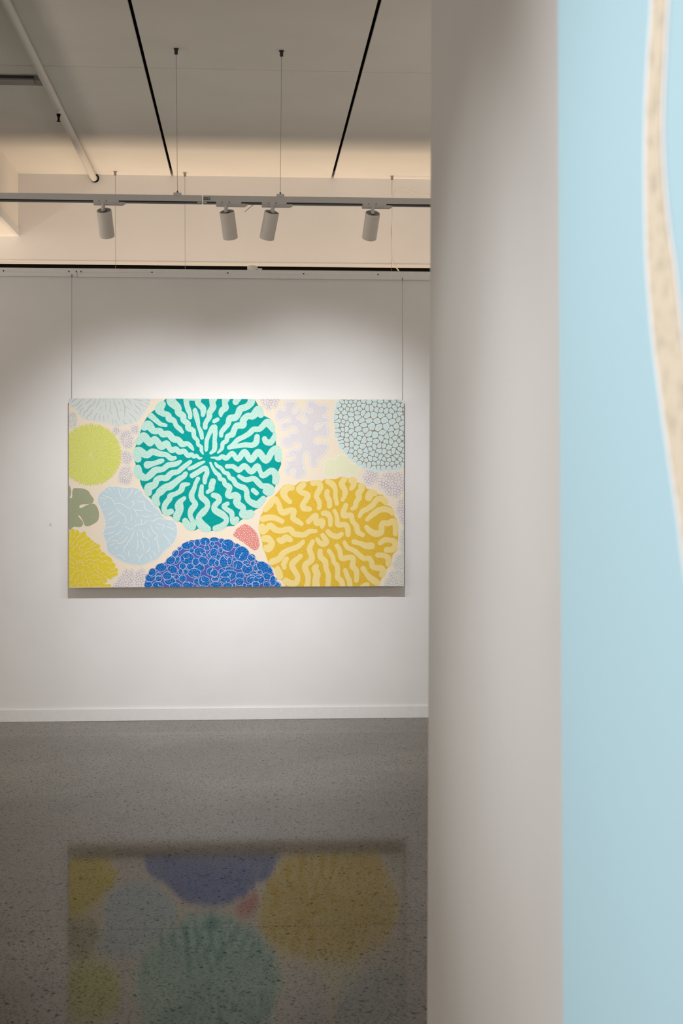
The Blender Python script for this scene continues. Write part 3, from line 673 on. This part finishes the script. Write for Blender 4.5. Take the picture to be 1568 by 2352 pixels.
def ellp(cx, cy, rx, ry, n=28): return [(cx + rx * math.cos(2 * PI * k / n), cy + ry * math.sin(2 * PI * k / n)) for k in range(n)]
C_ = (150, 910)
CL = [(ellp(166, 965, 10, 18), 'very pale pebbled cluster', 2, 4.2), (ellp(268, 990.5, 7.5, 8), 'small grey pebbled cluster', 1, 4.6), (ellp(309, 987, 9.3, 9.3), 'small grey pebbled cluster', 1, 4.6),
      (W(*C_, '1005,770 1030,690 1100,635 1200,650 1240,750 1240,860 1210,945 1130,972 1060,910'), 'grey pebbled cluster', 1, 4.6), (ellp(291, 1051, 10.6, 14.6), 'grey pebbled cluster', 1, 4.6),
      (W(*C_, '1090,1285 1190,1300 1225,1420 1222,1560 1150,1610 1000,1592 955,1515 1000,1390 1045,1320'), 'grey pebbled cluster', 1, 4.5), (W(460, 910, '1085,40 1445,40 1435,110 1380,200 1270,242 1190,205 1120,120'), 'grey pebbled cluster', 1, 5),
      (ellp(850.6, 1096, 17, 17), 'grey pebbled cluster', 1, 5.2), ([(871, 1105), (878, 1092), (888, 1086), (905, 1084), (920, 1088), (929, 1096), (929, 1124), (916, 1140), (903, 1143), (886, 1130), (871, 1116)], 'grey pebbled cluster', 1, 5.6),
      ([(928, 1140), (915, 1152), (911, 1167), (914, 1184), (921, 1197), (928, 1208)], 'grey pebbled cluster', 1, 5.2), ([(928, 1214), (920, 1224), (919, 1245), (922, 1265), (928, 1268)], 'grey pebbled cluster', 2, 5.2),
      ([(928, 1271), (914, 1275), (905, 1290), (903, 1301), (914, 1308), (928, 1309)], 'pale grey pebbled cluster', 2, 5.2), ([(928, 1311), (907, 1311), (895, 1320), (886, 1335), (884, 1350), (928, 1350)], 'pale grey pebbled cluster', 2, 5.2),
      (W(150, 1210, '1090,765 1230,780 1255,900 1262,1120 890,1120 920,1020 1000,960 1060,830'), 'grey pebbled cluster', 1, 5), (W(150, 1210, '1290,830 1370,768 1460,800 1450,950 1436,1120 1266,1120 1280,950'), 'grey pebbled cluster', 1, 5)]
for n_, (poly, lab, tone, sp) in enumerate(CL):
    rnd = random.Random(20 + n_)
    xs, ys_ = [p[0] for p in poly], [p[1] for p in poly]
    sd = scatter(rnd, lambda p: in_poly(p, poly), (min(xs), min(ys_), max(xs), max(ys_)), lambda p: sp, 1500)
    fb, fo = FL(), FL()
    for s, q in cells(sd, sp * .80, .02): fan(fb, q)
    for s, q in cells(sd, sp * .74, 1.25): fan(fo, rounded(q, 1))
    o = part(lab, fb, P_MESH if tone == 1 else P_MESH2, lift=1 + n_ * .05)
    part('off-white cells', fo, P_PEB if tone == 1 else P_PEB2, o, 2 + n_ * .05, 'painted_fill')

# ---- lime sunburst disc
rnd = random.Random(8)
LCx, LCy = 208.7, 1044.5
f = FL(); f.poly(ellp(LCx, LCy, 66.5, 67.5, 60)); lime = part('lime green bristly coral', f, P_LIMEBED)
f = FL(); N = 1500
for i in range(3, N):
    rr = 69.5 * math.sqrt(i / N); th = i * 2.399963 + rnd.uniform(-.02, .02)
    x, y = LCx + rr * math.cos(th), LCy + rr * 1.01 * math.sin(th)
    if x < 150: continue
    th2 = th + rnd.uniform(-.25, .25); l = 2.3 + .012 * rr + rnd.uniform(-.3, .5); h = .98
    ux, uy = math.cos(th2), math.sin(th2)
    q = [(x - ux * l, y - uy * l), (x - uy * h, y + ux * h), (x + ux * l * .6 - uy * h * .8, y + uy * l * .6 + ux * h * .8), (x + ux * l, y + uy * l), (x + ux * l * .6 + uy * h * .8, y + uy * l * .6 - ux * h * .8), (x + uy * h, y - ux * h)]
    fan(f, q, (i % 40) * 8e-6)
part('lime bristles', f, P_LIME, lime, 2, 'painted_line')

# ---- pale grey fan, top left
fa = spline(W(*C_, '55,30 55,130 120,200 190,250 270,380 380,430 560,465 750,490 900,540 980,550 1140,520 1310,480 1420,350 1510,200 1560,90 1580,30'), 3, False)
f = FL(); f.poly(fa); fan_o = part('pale grey fan-shaped coral', f, P_FAN)
f = FL()
FLN = '70,95-120,45|105,130-150,75-220,45|120,190-230,150-270,90-340,50|225,245-275,180-315,140|370,140-430,100-480,45|265,325-280,260-335,210|330,370-355,290-405,265-430,210-520,140-560,50|385,430-410,370-470,320-500,240|565,210-610,120-640,45|525,445-540,390-585,300|620,445-640,310|635,255-665,185|690,100-710,45|745,280-745,45|700,360-710,460|785,410-785,330|815,90-830,200-820,260-860,330|890,45-905,140-950,240-960,320-1000,450|860,420-880,520|910,430-980,540|965,90-1005,160|1020,230-1020,280|1030,45-1090,180-1090,280-1095,380|1095,180-1190,245|1105,50-1180,90-1215,180|1065,430-1080,490-1125,505|1170,430-1215,490|1165,305-1270,400-1300,460|1245,240-1365,350|1270,145-1320,200-1370,240-1400,310|1260,55-1330,70-1430,90|1365,110-1390,150-1440,185|1430,240-1450,270|1470,170-1500,210|1475,115-1540,160|1485,50-1555,95'
for v in FLN.split('|'):
    q = W(*C_, v.replace('-', ' ')); f.worm([(x, y, .5 if i in (0, len(q) - 1) else 1.0) for i, (x, y) in enumerate(q)], 3, joints=False)
    f.worm([(q[0][0] * .5 + q[1][0] * .5, q[0][1] * .5 + q[1][1] * .5, .95), (q[0][0] * .6 + q[1][0] * .4, q[0][1] * .6 + q[1][1] * .4, .95)], 2, joints=False)
part('grey radiating lines', f, P_FANLINE, fan_o, 2, 'painted_line')

# ---- pink clump
rnd = random.Random(31)
pk = spline(W(*HH, '450,300 520,190 620,125 690,120 790,180 880,290 910,400 920,500 880,570 820,580 740,530 620,440 500,360'), 4, True)
f = FL(); f.poly(pk)
pko = part('small pink scaly coral', f, P_CORALRED)
f = FL()
for i, (x, y) in enumerate(pk): f.worm([(x, y, 1.0), (x + (x - 566) * .035, y + (y - 1232) * .035, .25)], 1, joints=False)
part(None, f, P_CORALRED, pko, .5, 'painted_fringe')
f = FL()
for s in scatter(rnd, lambda p: in_poly(p, pk), (534, 1204, 598, 1266), lambda p: 4.0, 4000):
    f.tri((s[0] - 1.35, s[1] - 1.0), (s[0] + 1.2, s[1] - .9), (s[0] + .1, s[1] + 1.2)); f.tri((s[0] - .3, s[1] - .9), (s[0] + 1.3, s[1] - 1.4), (s[0] + .9, s[1] + .6), 2e-5)
part('pale flecks', f, P_BLUSH, pko, 2, 'painted_fill')

# picture-hanging wires of the far painting
for px, lab in ((164.8, 'left'), (924, 'right')):
    a = onY(px, 640, Y_WALL - .03); x = a.x
    t = thing('picture_wire', (x, Y_WALL - .03, ZT - .02), 'thin steel wire from picture rail to the %s end of the coral painting' % lab, 'wire', 'picture wires above the coral painting')
    bm = bmesh.new(); tube(bm, [(x, Y_WALL - .0285, zl + .004), (x, Y_WALL - .029, (zl + ZT) / 2), (x, Y_WALL - .0285, ZT - .035)], .0011, 6); obj('wire', bm, M_STEEL, t)
    bm = bmesh.new(); tube(bm, [(x, Y_WALL - .0285, zl + .012), (x, Y_WALL - .0285, zl - .006)], .0035, 10); obj('hook', bm, M_STEEL, t)

# small wall label
p = onY(115.5, 1203.5, Y_WALL)
t = thing('wall_label', (p.x, Y_WALL, p.z - .011), 'tiny square white card on the wall left of the coral painting', 'label')
boxes('card', M_TRIM, t, ((p.x - .0095, Y_WALL - .003, p.z - .011), (p.x + .0095, Y_WALL, p.z + .011)), bevel=.0006)
boxes('mark', paint('label_grey_ink', (140, 138, 140)), t, ((p.x - .002, Y_WALL - .0034, p.z - .003), (p.x + .0035, Y_WALL - .003, p.z + .003)))

# ------------------------------------------------------------------ the near painting (on the partition, seen along its face)
PX = NX - .036
eT, eB = onX(1279.5, 0, PX), onX(1292, 2352, PX)
def edgeY(z): return eT.y + (eB.y - eT.y) * (z - eT.z) / (eB.z - eT.z)
zb_, zt_ = .66, 2.16
yn = .35
npn = thing('sky_painting', (PX, (edgeY(1.4) + yn) / 2, zb_), 'large pale blue painting with a curved sandy band, close by on the right', 'painting')
bm = bmesh.new()
vs = [bm.verts.new(q) for q in ((PX, yn, zb_), (PX, edgeY(zb_), zb_), (PX, edgeY(zt_), zt_), (PX, yn, zt_), (NX - .002, yn, zb_), (NX - .002, edgeY(zb_), zb_), (NX - .002, edgeY(zt_), zt_), (NX - .002, yn, zt_))]
for q in ((0, 1, 2, 3), (7, 6, 5, 4), (0, 4, 5, 1), (1, 5, 6, 2), (2, 6, 7, 3), (3, 7, 4, 0)): bm.faces.new([vs[i] for i in q])
P_SKYBLUE = paint('sky_blue_paint', (181, 214, 227), axes='yz', mottling=.012, gain=1.03)
P_SAND = None
obj('canvas', bm, P_SKYBLUE, npn, .0015)
m, n, b = base_mat('sand_paint', lin((236, 222, 198)), .65, spec=.2); vec = coords(n, 'yz')
sc = tuple(q * .70 for q in lin((242, 228, 205)))
cc = mix_rgb(n, ramp(n, noise(n, vec, 42, 3, .6), .34, 1, .50, 0), sc, tuple(q * .80 for q in sc))
cc = mix_rgb(n, ramp(n, voro(n, vec, 36).outputs['Distance'], .10, .55, .34, 0), cc, tuple(q * .74 for q in sc))
n.links.new(cc, b.inputs['Base Color']); P_SAND = m
P_BANDRIM = paint('band_white_paint', (238, 238, 240), axes='yz', gain=1.05)
PLACE[0] = lambda u, v, l: (PX - l, u, v); FLIP[0] = True
def nplane(px, py): q = onX(px, py, PX); return (q.y, q.z)
def NF(): return Flat(nplane, (yn, 3, zb_, zt_))
Lp = [(1499, -260), (1496, -80), (1491.5, 40), (1485.5, 130), (1480.5, 230), (1478.5, 330), (1479, 460), (1482.5, 600), (1489.5, 700), (1499, 800), (1512, 900), (1526, 1000), (1541, 1100), (1556, 1200), (1567, 1290), (1590, 1420), (1622, 1560), (1660, 1700)]
Rp = [(1552, -260), (1544, -80), (1537, 30), (1533, 120), (1528.5, 220), (1527, 300), (1530, 390), (1537, 480), (1544, 540), (1555, 610), (1564, 690), (1574, 780), (1590, 880), (1612, 980), (1640, 1080), (1675, 1180), (1700, 1290), (1730, 1420), (1760, 1560), (1800, 1700)]
L_, R_ = spline(Lp, 6), spline(Rp, 6)
f = NF(); f.poly(L_ + R_[::-1])
band = f.build('painted_band', P_BANDRIM, npn, .0006); band['label'] = 'white edge of the sandy band'
Li = [(x + 7.5 + max(0, (y - 500) * .001), y) for x, y in L_]; Ri = [(x - 7.5, y) for x, y in R_]
f = NF(); f.poly(Li + Ri[::-1]); o = f.build('sand_fill', P_SAND, band, .0012); o['label'] = 'speckled sand-coloured fill'
FLIP[0] = False

# ------------------------------------------------------------------ track lighting
ty0, ty1 = Y_TRACK - .018, Y_TRACK + .018
zt1 = onY(464, 448.6, ty0).z; zt0 = zt1 - .030
xj = onY(464.5, 455, ty0).x
trk = thing('lighting_track', (0, Y_TRACK, zt0), 'long white lighting track hung on wires below the ceiling', 'track')
for xa, xb in ((-4.2, xj - .0022), (xj + .0022, 4.2)):
    boxes('track_rail', M_TRACK, trk, ((xa, ty0, zt0), (xb, ty0 + .007, zt1)), ((xa, ty1 - .007, zt0), (xb, ty1, zt1)), ((xa, ty0 + .007, zt1 - .006), (xb, ty1 - .007, zt1)))
    boxes('conductor_channel', M_SLOT, trk, ((xa, ty0 + .0072, zt0 - .0015), (xb, ty1 - .0072, zt1 - .0065)))
    boxes('track_lip', M_SLOT, trk, ((xa, ty0 - .0006, zt0 - .007), (xb, ty1, zt0 - .0005)))
boxes('joint_cover', M_TRACK, trk, ((xj - .024, ty0 - .0016, zt0 - .0075), (xj - .0026, ty0 + .004, zt0 - .002)), ((xj + .0026, ty0 - .0016, zt0 - .0075), (xj + .022, ty0 + .004, zt0 - .002)))
a, b_ = onY(467, 452, ty0), onY(483, 460, ty0)
st = boxes('rating_sticker', paint('sticker_grey', (176, 166, 156)), trk, ((a.x, ty0 - .0008, b_.z), (b_.x, ty0 + .001, a.z))); st['label'] = 'small printed grey sticker'
bm = bmesh.new(); sw, sh = b_.x - a.x, a.z - b_.z
for u0, u1, v0, v1 in ((.05, .95, .72, .80), (.05, .7, .60, .66), (.05, .45, .48, .54), (.05, .2, .14, .34), (.25, .33, .14, .30), (.42, .62, .14, .36), (.66, .72, .14, .3), (.80, .95, .12, .34)):
    box(bm, (a.x + sw * u0, ty0 - .0011, b_.z + sh * v0), (a.x + sw * u1, ty0 - .0008, b_.z + sh * v1))
obj('print', bm, M_DARK, st)
for pxc, pya, pxa in ((407.5, 113, 404.3), (643.5, 119.5, 646.3)):
    xc = onY(pxc, 446, Y_TRACK).x; top = onY(pxa, 115, Y_TRACK)
    boxes('mounting_clip', M_TRACK, trk, ((xc - .019, ty0 - .002, zt1 - .004), (xc + .019, ty1 + .002, zt1 + .012)), bevel=.001)
    bm = bmesh.new(); tube(bm, [(xc, Y_TRACK, zt1 + .010), (xc, Y_TRACK, zt1 + .024)], [.0055, .003], 10); obj('cable_gripper', bm, M_DARK, trk)
    bm = bmesh.new(); tube(bm, [(xc, Y_TRACK, zt1 + .02), ((xc + top.x) / 2, Y_TRACK, (zt1 + CEIL) / 2), (top.x, Y_TRACK, CEIL - .015)], .0012, 6); obj('cable', bm, M_STEEL, trk)
    bm = bmesh.new(); lathe(bm, [(0, -.0285), (.0085, -.0275), (.0085, -.008), (.0125, -.003), (.0125, .001), (0, .001)], Matrix.Translation((top.x, Y_TRACK, CEIL)), 16); obj('ceiling_anchor', bm, M_DARK, trk)
# loose tie end below the track
p0, p1 = onY(589, 467, Y_TRACK), onY(561.5, 487, Y_TRACK - .02)
tie = bmesh.new(); tube(tie, spline([(p0.x, Y_TRACK, zt0 + .001), (p0.x * .5 + p1.x * .5, Y_TRACK - .01, p0.z * .45 + p1.z * .55 + .006), tuple(p1)], 5), .0014, 6)
tag(obj('cable_tie', tie, M_STEEL), 'thin loose cable tie end hanging under the track between two spotlights', 'cable tie')

HEADS = [  # adapter left/right px, stem px, lower-end px (body axis leans sideways to it), label
    (214, 287, 237, 239.5, 242.6, 34, 'first from the left, far from the other three'),
    (496, 568, 519, 521.0, 527.7, 28.5, 'second from the left, leaning right towards its neighbour'),
    (601, 672, 626, 624.0, 614.2, 27, 'third from the left, leaning left towards its neighbour'),
    (832, 901, 855, 855.5, 851.0, 36, 'rightmost, nearest the partition edge'),
]
for pa, pb_, ps_, ptop, pend, tilt, lab in HEADS:
    TILT = math.radians(tilt)
    xa, xb, xs = onY(pa, 465, ty0).x, onY(pb_, 468, ty0).x, onY(ps_, 470, Y_TRACK).x
    root = thing('track_spotlight', (xs, Y_TRACK, zt0 - .03), 'pale grey cylinder spotlight on the track, ' + lab, 'spotlight', 'spotlights on the lighting track')
    ad = boxes('adapter', M_TRACK, root, ((xa, ty0 - .003, zt0 - .012), (xb - .03, ty0 + .012, zt0 + .002)), ((xa, ty0 + .001, zt0 - .019), (xb - .010, ty1 + .001, zt0 - .003)), bevel=.0015)
    boxes('release_tab', M_BODY, root, ((xb - .013, ty0 + .006, zt0 - .016), (xb, ty1 - .006, zt0 - .006)), bevel=.001)
    for q in (xs - .019, xs + .016): boxes('latch_slot', M_DARK, ad, ((q - .0012, ty0 - .0045, zt0 - .008), (q + .0012, ty0 - .0025, zt0 + .001)))
    bm = bmesh.new(); tube(bm, [(xs + .002, Y_TRACK - .006, zt0 - .006), (xs, Y_TRACK - .006, zt0 - .024), (xs, Y_TRACK - .006, zt0 - .052)], [.016, .0095, .0085], 16); obj('stem', bm, M_TRACK, root, smooth=True)
    # body axis: down, tilted towards the wall and a little sideways
    LEN, RAD = .136, .0362
    side = math.atan((onY(pend, 540, Y_TRACK).x - onY(ptop, 480, Y_TRACK).x) / .115)
    ax = Vector((math.sin(side), math.cos(side) * math.sin(TILT), -math.cos(side) * math.cos(TILT))).normalized()
    zt_b = onY(ptop, 483, Y_TRACK - .01).z + .0 - (onY(ptop, 483, Y_TRACK).z - onY(ptop, 483 + (ptop - 239) * .0105, Y_TRACK).z)
    top = Vector((onY(ptop, 480, Y_TRACK).x, Y_TRACK - .012, zt_b))
    M4 = Matrix.Translation(top) @ ax.to_track_quat('Z', 'Y').to_matrix().to_4x4()
    bm = bmesh.new()
    lathe(bm, [(.0325, .004), (.034, 0), (RAD, .0015), (RAD, LEN), (.034, LEN + .001), (.0325, LEN), (.031, LEN - .02), (.030, LEN - .03)], M4, 48); obj('lamp_body', bm, M_BODY, root, smooth=True)
    bm = bmesh.new(); lathe(bm, [(.0325, .004), (0, .0042)], M4, 32); cap_ = obj('rear_cap', bm, M_CAP, root)
    for k in (0.6, 2.6):
        q = M4 @ Vector((.026 * math.cos(k), .026 * math.sin(k), .003)); bm = bmesh.new()
        lathe(bm, [(0, -.0012), (.0025, -.001), (.0025, .002)], Matrix.Translation(q) @ ax.to_track_quat('Z', 'Y').to_matrix().to_4x4(), 8); obj('screw', bm, M_STEEL, cap_)
    bm = bmesh.new(); tube(bm, [(xs, Y_TRACK - .006, zt0 - .048), tuple(top + ax * .004 + Vector((0, -.004, 0)))], [.0085, .009], 12); obj('knuckle', bm, M_TRACK, root)
    bm = bmesh.new(); lathe(bm, [(.0125, .0042), (.0125, .0025), (0, .0025)], M4, 20); obj('cap_socket', bm, M_DARK, cap_)
    bm = bmesh.new(); lathe(bm, [(.030, LEN - .030), (.012, LEN - .045), (0, LEN - .045)], M4, 32)
    lens = obj('lens', bm, M_SLOT, root)
    e, en, eb = base_mat('lamp_glow', (1, 1, 1), .4); eb.inputs['Emission Color'].default_value = (1, .97, .93, 1); eb.inputs['Emission Strength'].default_value = 6
    bm = bmesh.new(); lathe(bm, [(.018, LEN - .028), (0, LEN - .027)], M4, 24); obj('led', bm, e, root)
    sp = light('spot_beam', 'SPOT', top + ax * (LEN + .004), (.97, .983, 1), SPOT_W * (2.0 if tilt > 30 else .72), spot_size=math.radians((SPOT_HALF if tilt > 30 else 38) * 2), spot_blend=SPOT_SOFT, shadow_soft_size=.022)
    # the beam leaves the snoot a little flatter than the body leans
    t2 = TILT + math.radians(SPOT_UP if tilt > 30 else -5)
    aim(sp, sp.location + Vector((math.sin(side), math.cos(side) * math.sin(t2), -math.cos(side) * math.cos(t2))))

# ------------------------------------------------------------------ things on the ceiling and the wall top
# suspension wires of the rear track
for px, py, lab in ((264.5, 393.5, 'above the first spotlight'), (424.5, 396, 'beside the left black ceiling gap'), (900, 404, 'right, beside the white cord')):
    top = onZ(px, py, CEIL); low = onY(px + 1.5 if px < 900 else px - 2.5, 615, top.y)
    t = thing('suspension_wire', (top.x, top.y, CEIL), 'thin wire dropping from ceiling behind the white wall, ' + lab, 'wire', 'suspension wires behind the hanging wall')
    bm = bmesh.new(); tube(bm, [(top.x, top.y, CEIL - .02), (low.x, top.y, 2.20)], .0012, 6); obj('cable', bm, M_STEEL, t)
    bm = bmesh.new(); lathe(bm, [(0, -.0285), (.0085, -.0275), (.0085, -.008), (.0125, -.003), (.0125, .001), (0, .001)], Matrix.Translation((top.x, top.y, CEIL)), 16); obj('ceiling_anchor', bm, M_STEEL, t)
# strip lamp housing that the wires carry
rl = thing('strip_lamp', (0, 9.52, 2.05), 'long rear strip lamp hidden behind the hanging wall', 'lamp')
boxes('housing', M_TRACK, rl, ((-3.5, 9.30, 2.05), (3.5, 9.74, 2.10)), bevel=.004)

# white cord: loops above the track, down the right-hand wire, onto the wall top
yc = onZ(900, 404, CEIL).y - .012
pts = [onY(x, y, yc) for x, y in ((1075, 452), (1010, 440), (985, 447), (965, 448), (940, 438), (922, 433.5), (910, 436.5), (902.5, 444), (900.5, 458), (899.5, 500), (897.5, 530), (898.5, 560), (899, 585), (902, 600), (908, 612), (914, 620), (921, 632))]
bm = bmesh.new(); tube(bm, spline([tuple(p) for p in pts], 5), .0042, 8)
tag(obj('white_cord', bm, M_CORD, smooth=True), 'white electrical cord looping above the track and down behind the wall', 'cord')

# round can standing on the wall top
p = onY(579.5, 617, Y_WALL + .05)
t = thing('junction_can', (p.x, Y_WALL + .05, WT), 'small round beige junction can standing on top of the white wall', 'junction box')
hz = onY(579.5, 611, Y_WALL + .05).z
bm = bmesh.new(); lathe(bm, [(0, WT), (.033, WT), (.033, hz - .003), (.031, hz), (0, hz)], Matrix.Translation((p.x, Y_WALL + .05, 0)), 32); obj('can_body', bm, M_PIPE, t, smooth=True)
boxes('conduit_stub', M_PIPE, t, ((p.x + .03, Y_WALL + .03, WT), (p.x + .062, Y_WALL + .05, WT + .017)), bevel=.001)
# thin board lying on the wall top to the right of the can
q0 = onY(600, 619, Y_WALL + .03).x
tag(boxes('capping_strip', coated('bare_timber', (.20, .145, .10), .8, .2), None, ((q0, Y_WALL + .022, WT), (4.5, Y_WALL + .06, WT + .0075)), bevel=.001), 'narrow brown timber strip lying along the wall top right of the can', 'strip')

# sprinkler pipe with its head
zp = CEIL - .028
pe = onZ(216, 410.5, zp); x_p = pe.x
pipe = thing('sprinkler_pipe', (x_p, 6, zp), 'white sprinkler pipe fixed along the ceiling at the left', 'pipe')
bm = bmesh.new(); tube(bm, [(x_p, -2.5, zp), (x_p, 3, zp), (x_p, Y_REAR + .02, zp)], .0215, 24); obj('pipe_run', bm, M_PIPE, pipe, smooth=True)
bm = bmesh.new(); lathe(bm, [(.0215, 0), (.029, .002), (.029, .012), (.0215, .012)], Matrix.Translation((x_p + .006, Y_REAR - .012, zp + .002)) @ Matrix.Rotation(-PI / 2, 4, 'X'), 28); o = obj('wall_collar', bm, M_BLACK, pipe); o['label'] = 'black collar where the pipe meets the wall'
hp = onZ(139, 256, zp - .02); hy = hp.y
bm = bmesh.new(); tube(bm, [(x_p, hy, zp - .010), (x_p, hy, zp - .034)], [.0135, .0125], 16); obj('outlet_socket', bm, M_PIPE, pipe, smooth=True)
hd = bmesh.new(); T_ = Matrix.Translation((x_p, hy, zp))
lathe(hd, [(0, -.033), (.0105, -.034), (.0115, -.040), (.0105, -.046), (.006, -.049), (.0035, -.053), (.0035, -.072), (.0115, -.0735), (.0115, -.076), (0, -.0765)], T_, 20)
for s in (-1, 1): tube(hd, [(x_p + s * .006, hy, zp - .046), (x_p + s * .0075, hy, zp - .058), (x_p + s * .003, hy, zp - .070)], .0016, 6)
o = obj('sprinkler_head', hd, M_BLACK, pipe); o['label'] = 'black pendant sprinkler head'

# unlit batten lamp on the ceiling at the far left
ba, bb_ = onZ(0, 166, CEIL), onZ(86, 185, CEIL)
xe = onZ(84, 175, CEIL).x
t = thing('batten_lamp', (xe - .6, bb_.y, CEIL), 'unlit grey batten lamp on the ceiling behind the sprinkler pipe', 'lamp')
y0 = onZ(40, 175, CEIL).y - .02
boxes('spine', coated('shaded_spine_brown', (.05, .043, .038), .6), t, ((xe - 1.2, y0 + .004, CEIL - .016), (xe, y0 + .100, CEIL)), bevel=.001)  # shade on the batten's front is put into this dark brown
M_DIFF = coated('smoky_diffuser', (.27, .25, .25), .4)
boxes('diffuser', M_DIFF, t, ((xe - 1.19, y0, CEIL - .024), (xe - .012, y0 + .105, CEIL - .016)), bevel=.003)
boxes('end_cap', M_CAP, t, ((xe - .0115, y0 - .001, CEIL - .025), (xe + .020, y0 + .106, CEIL)), bevel=.003)
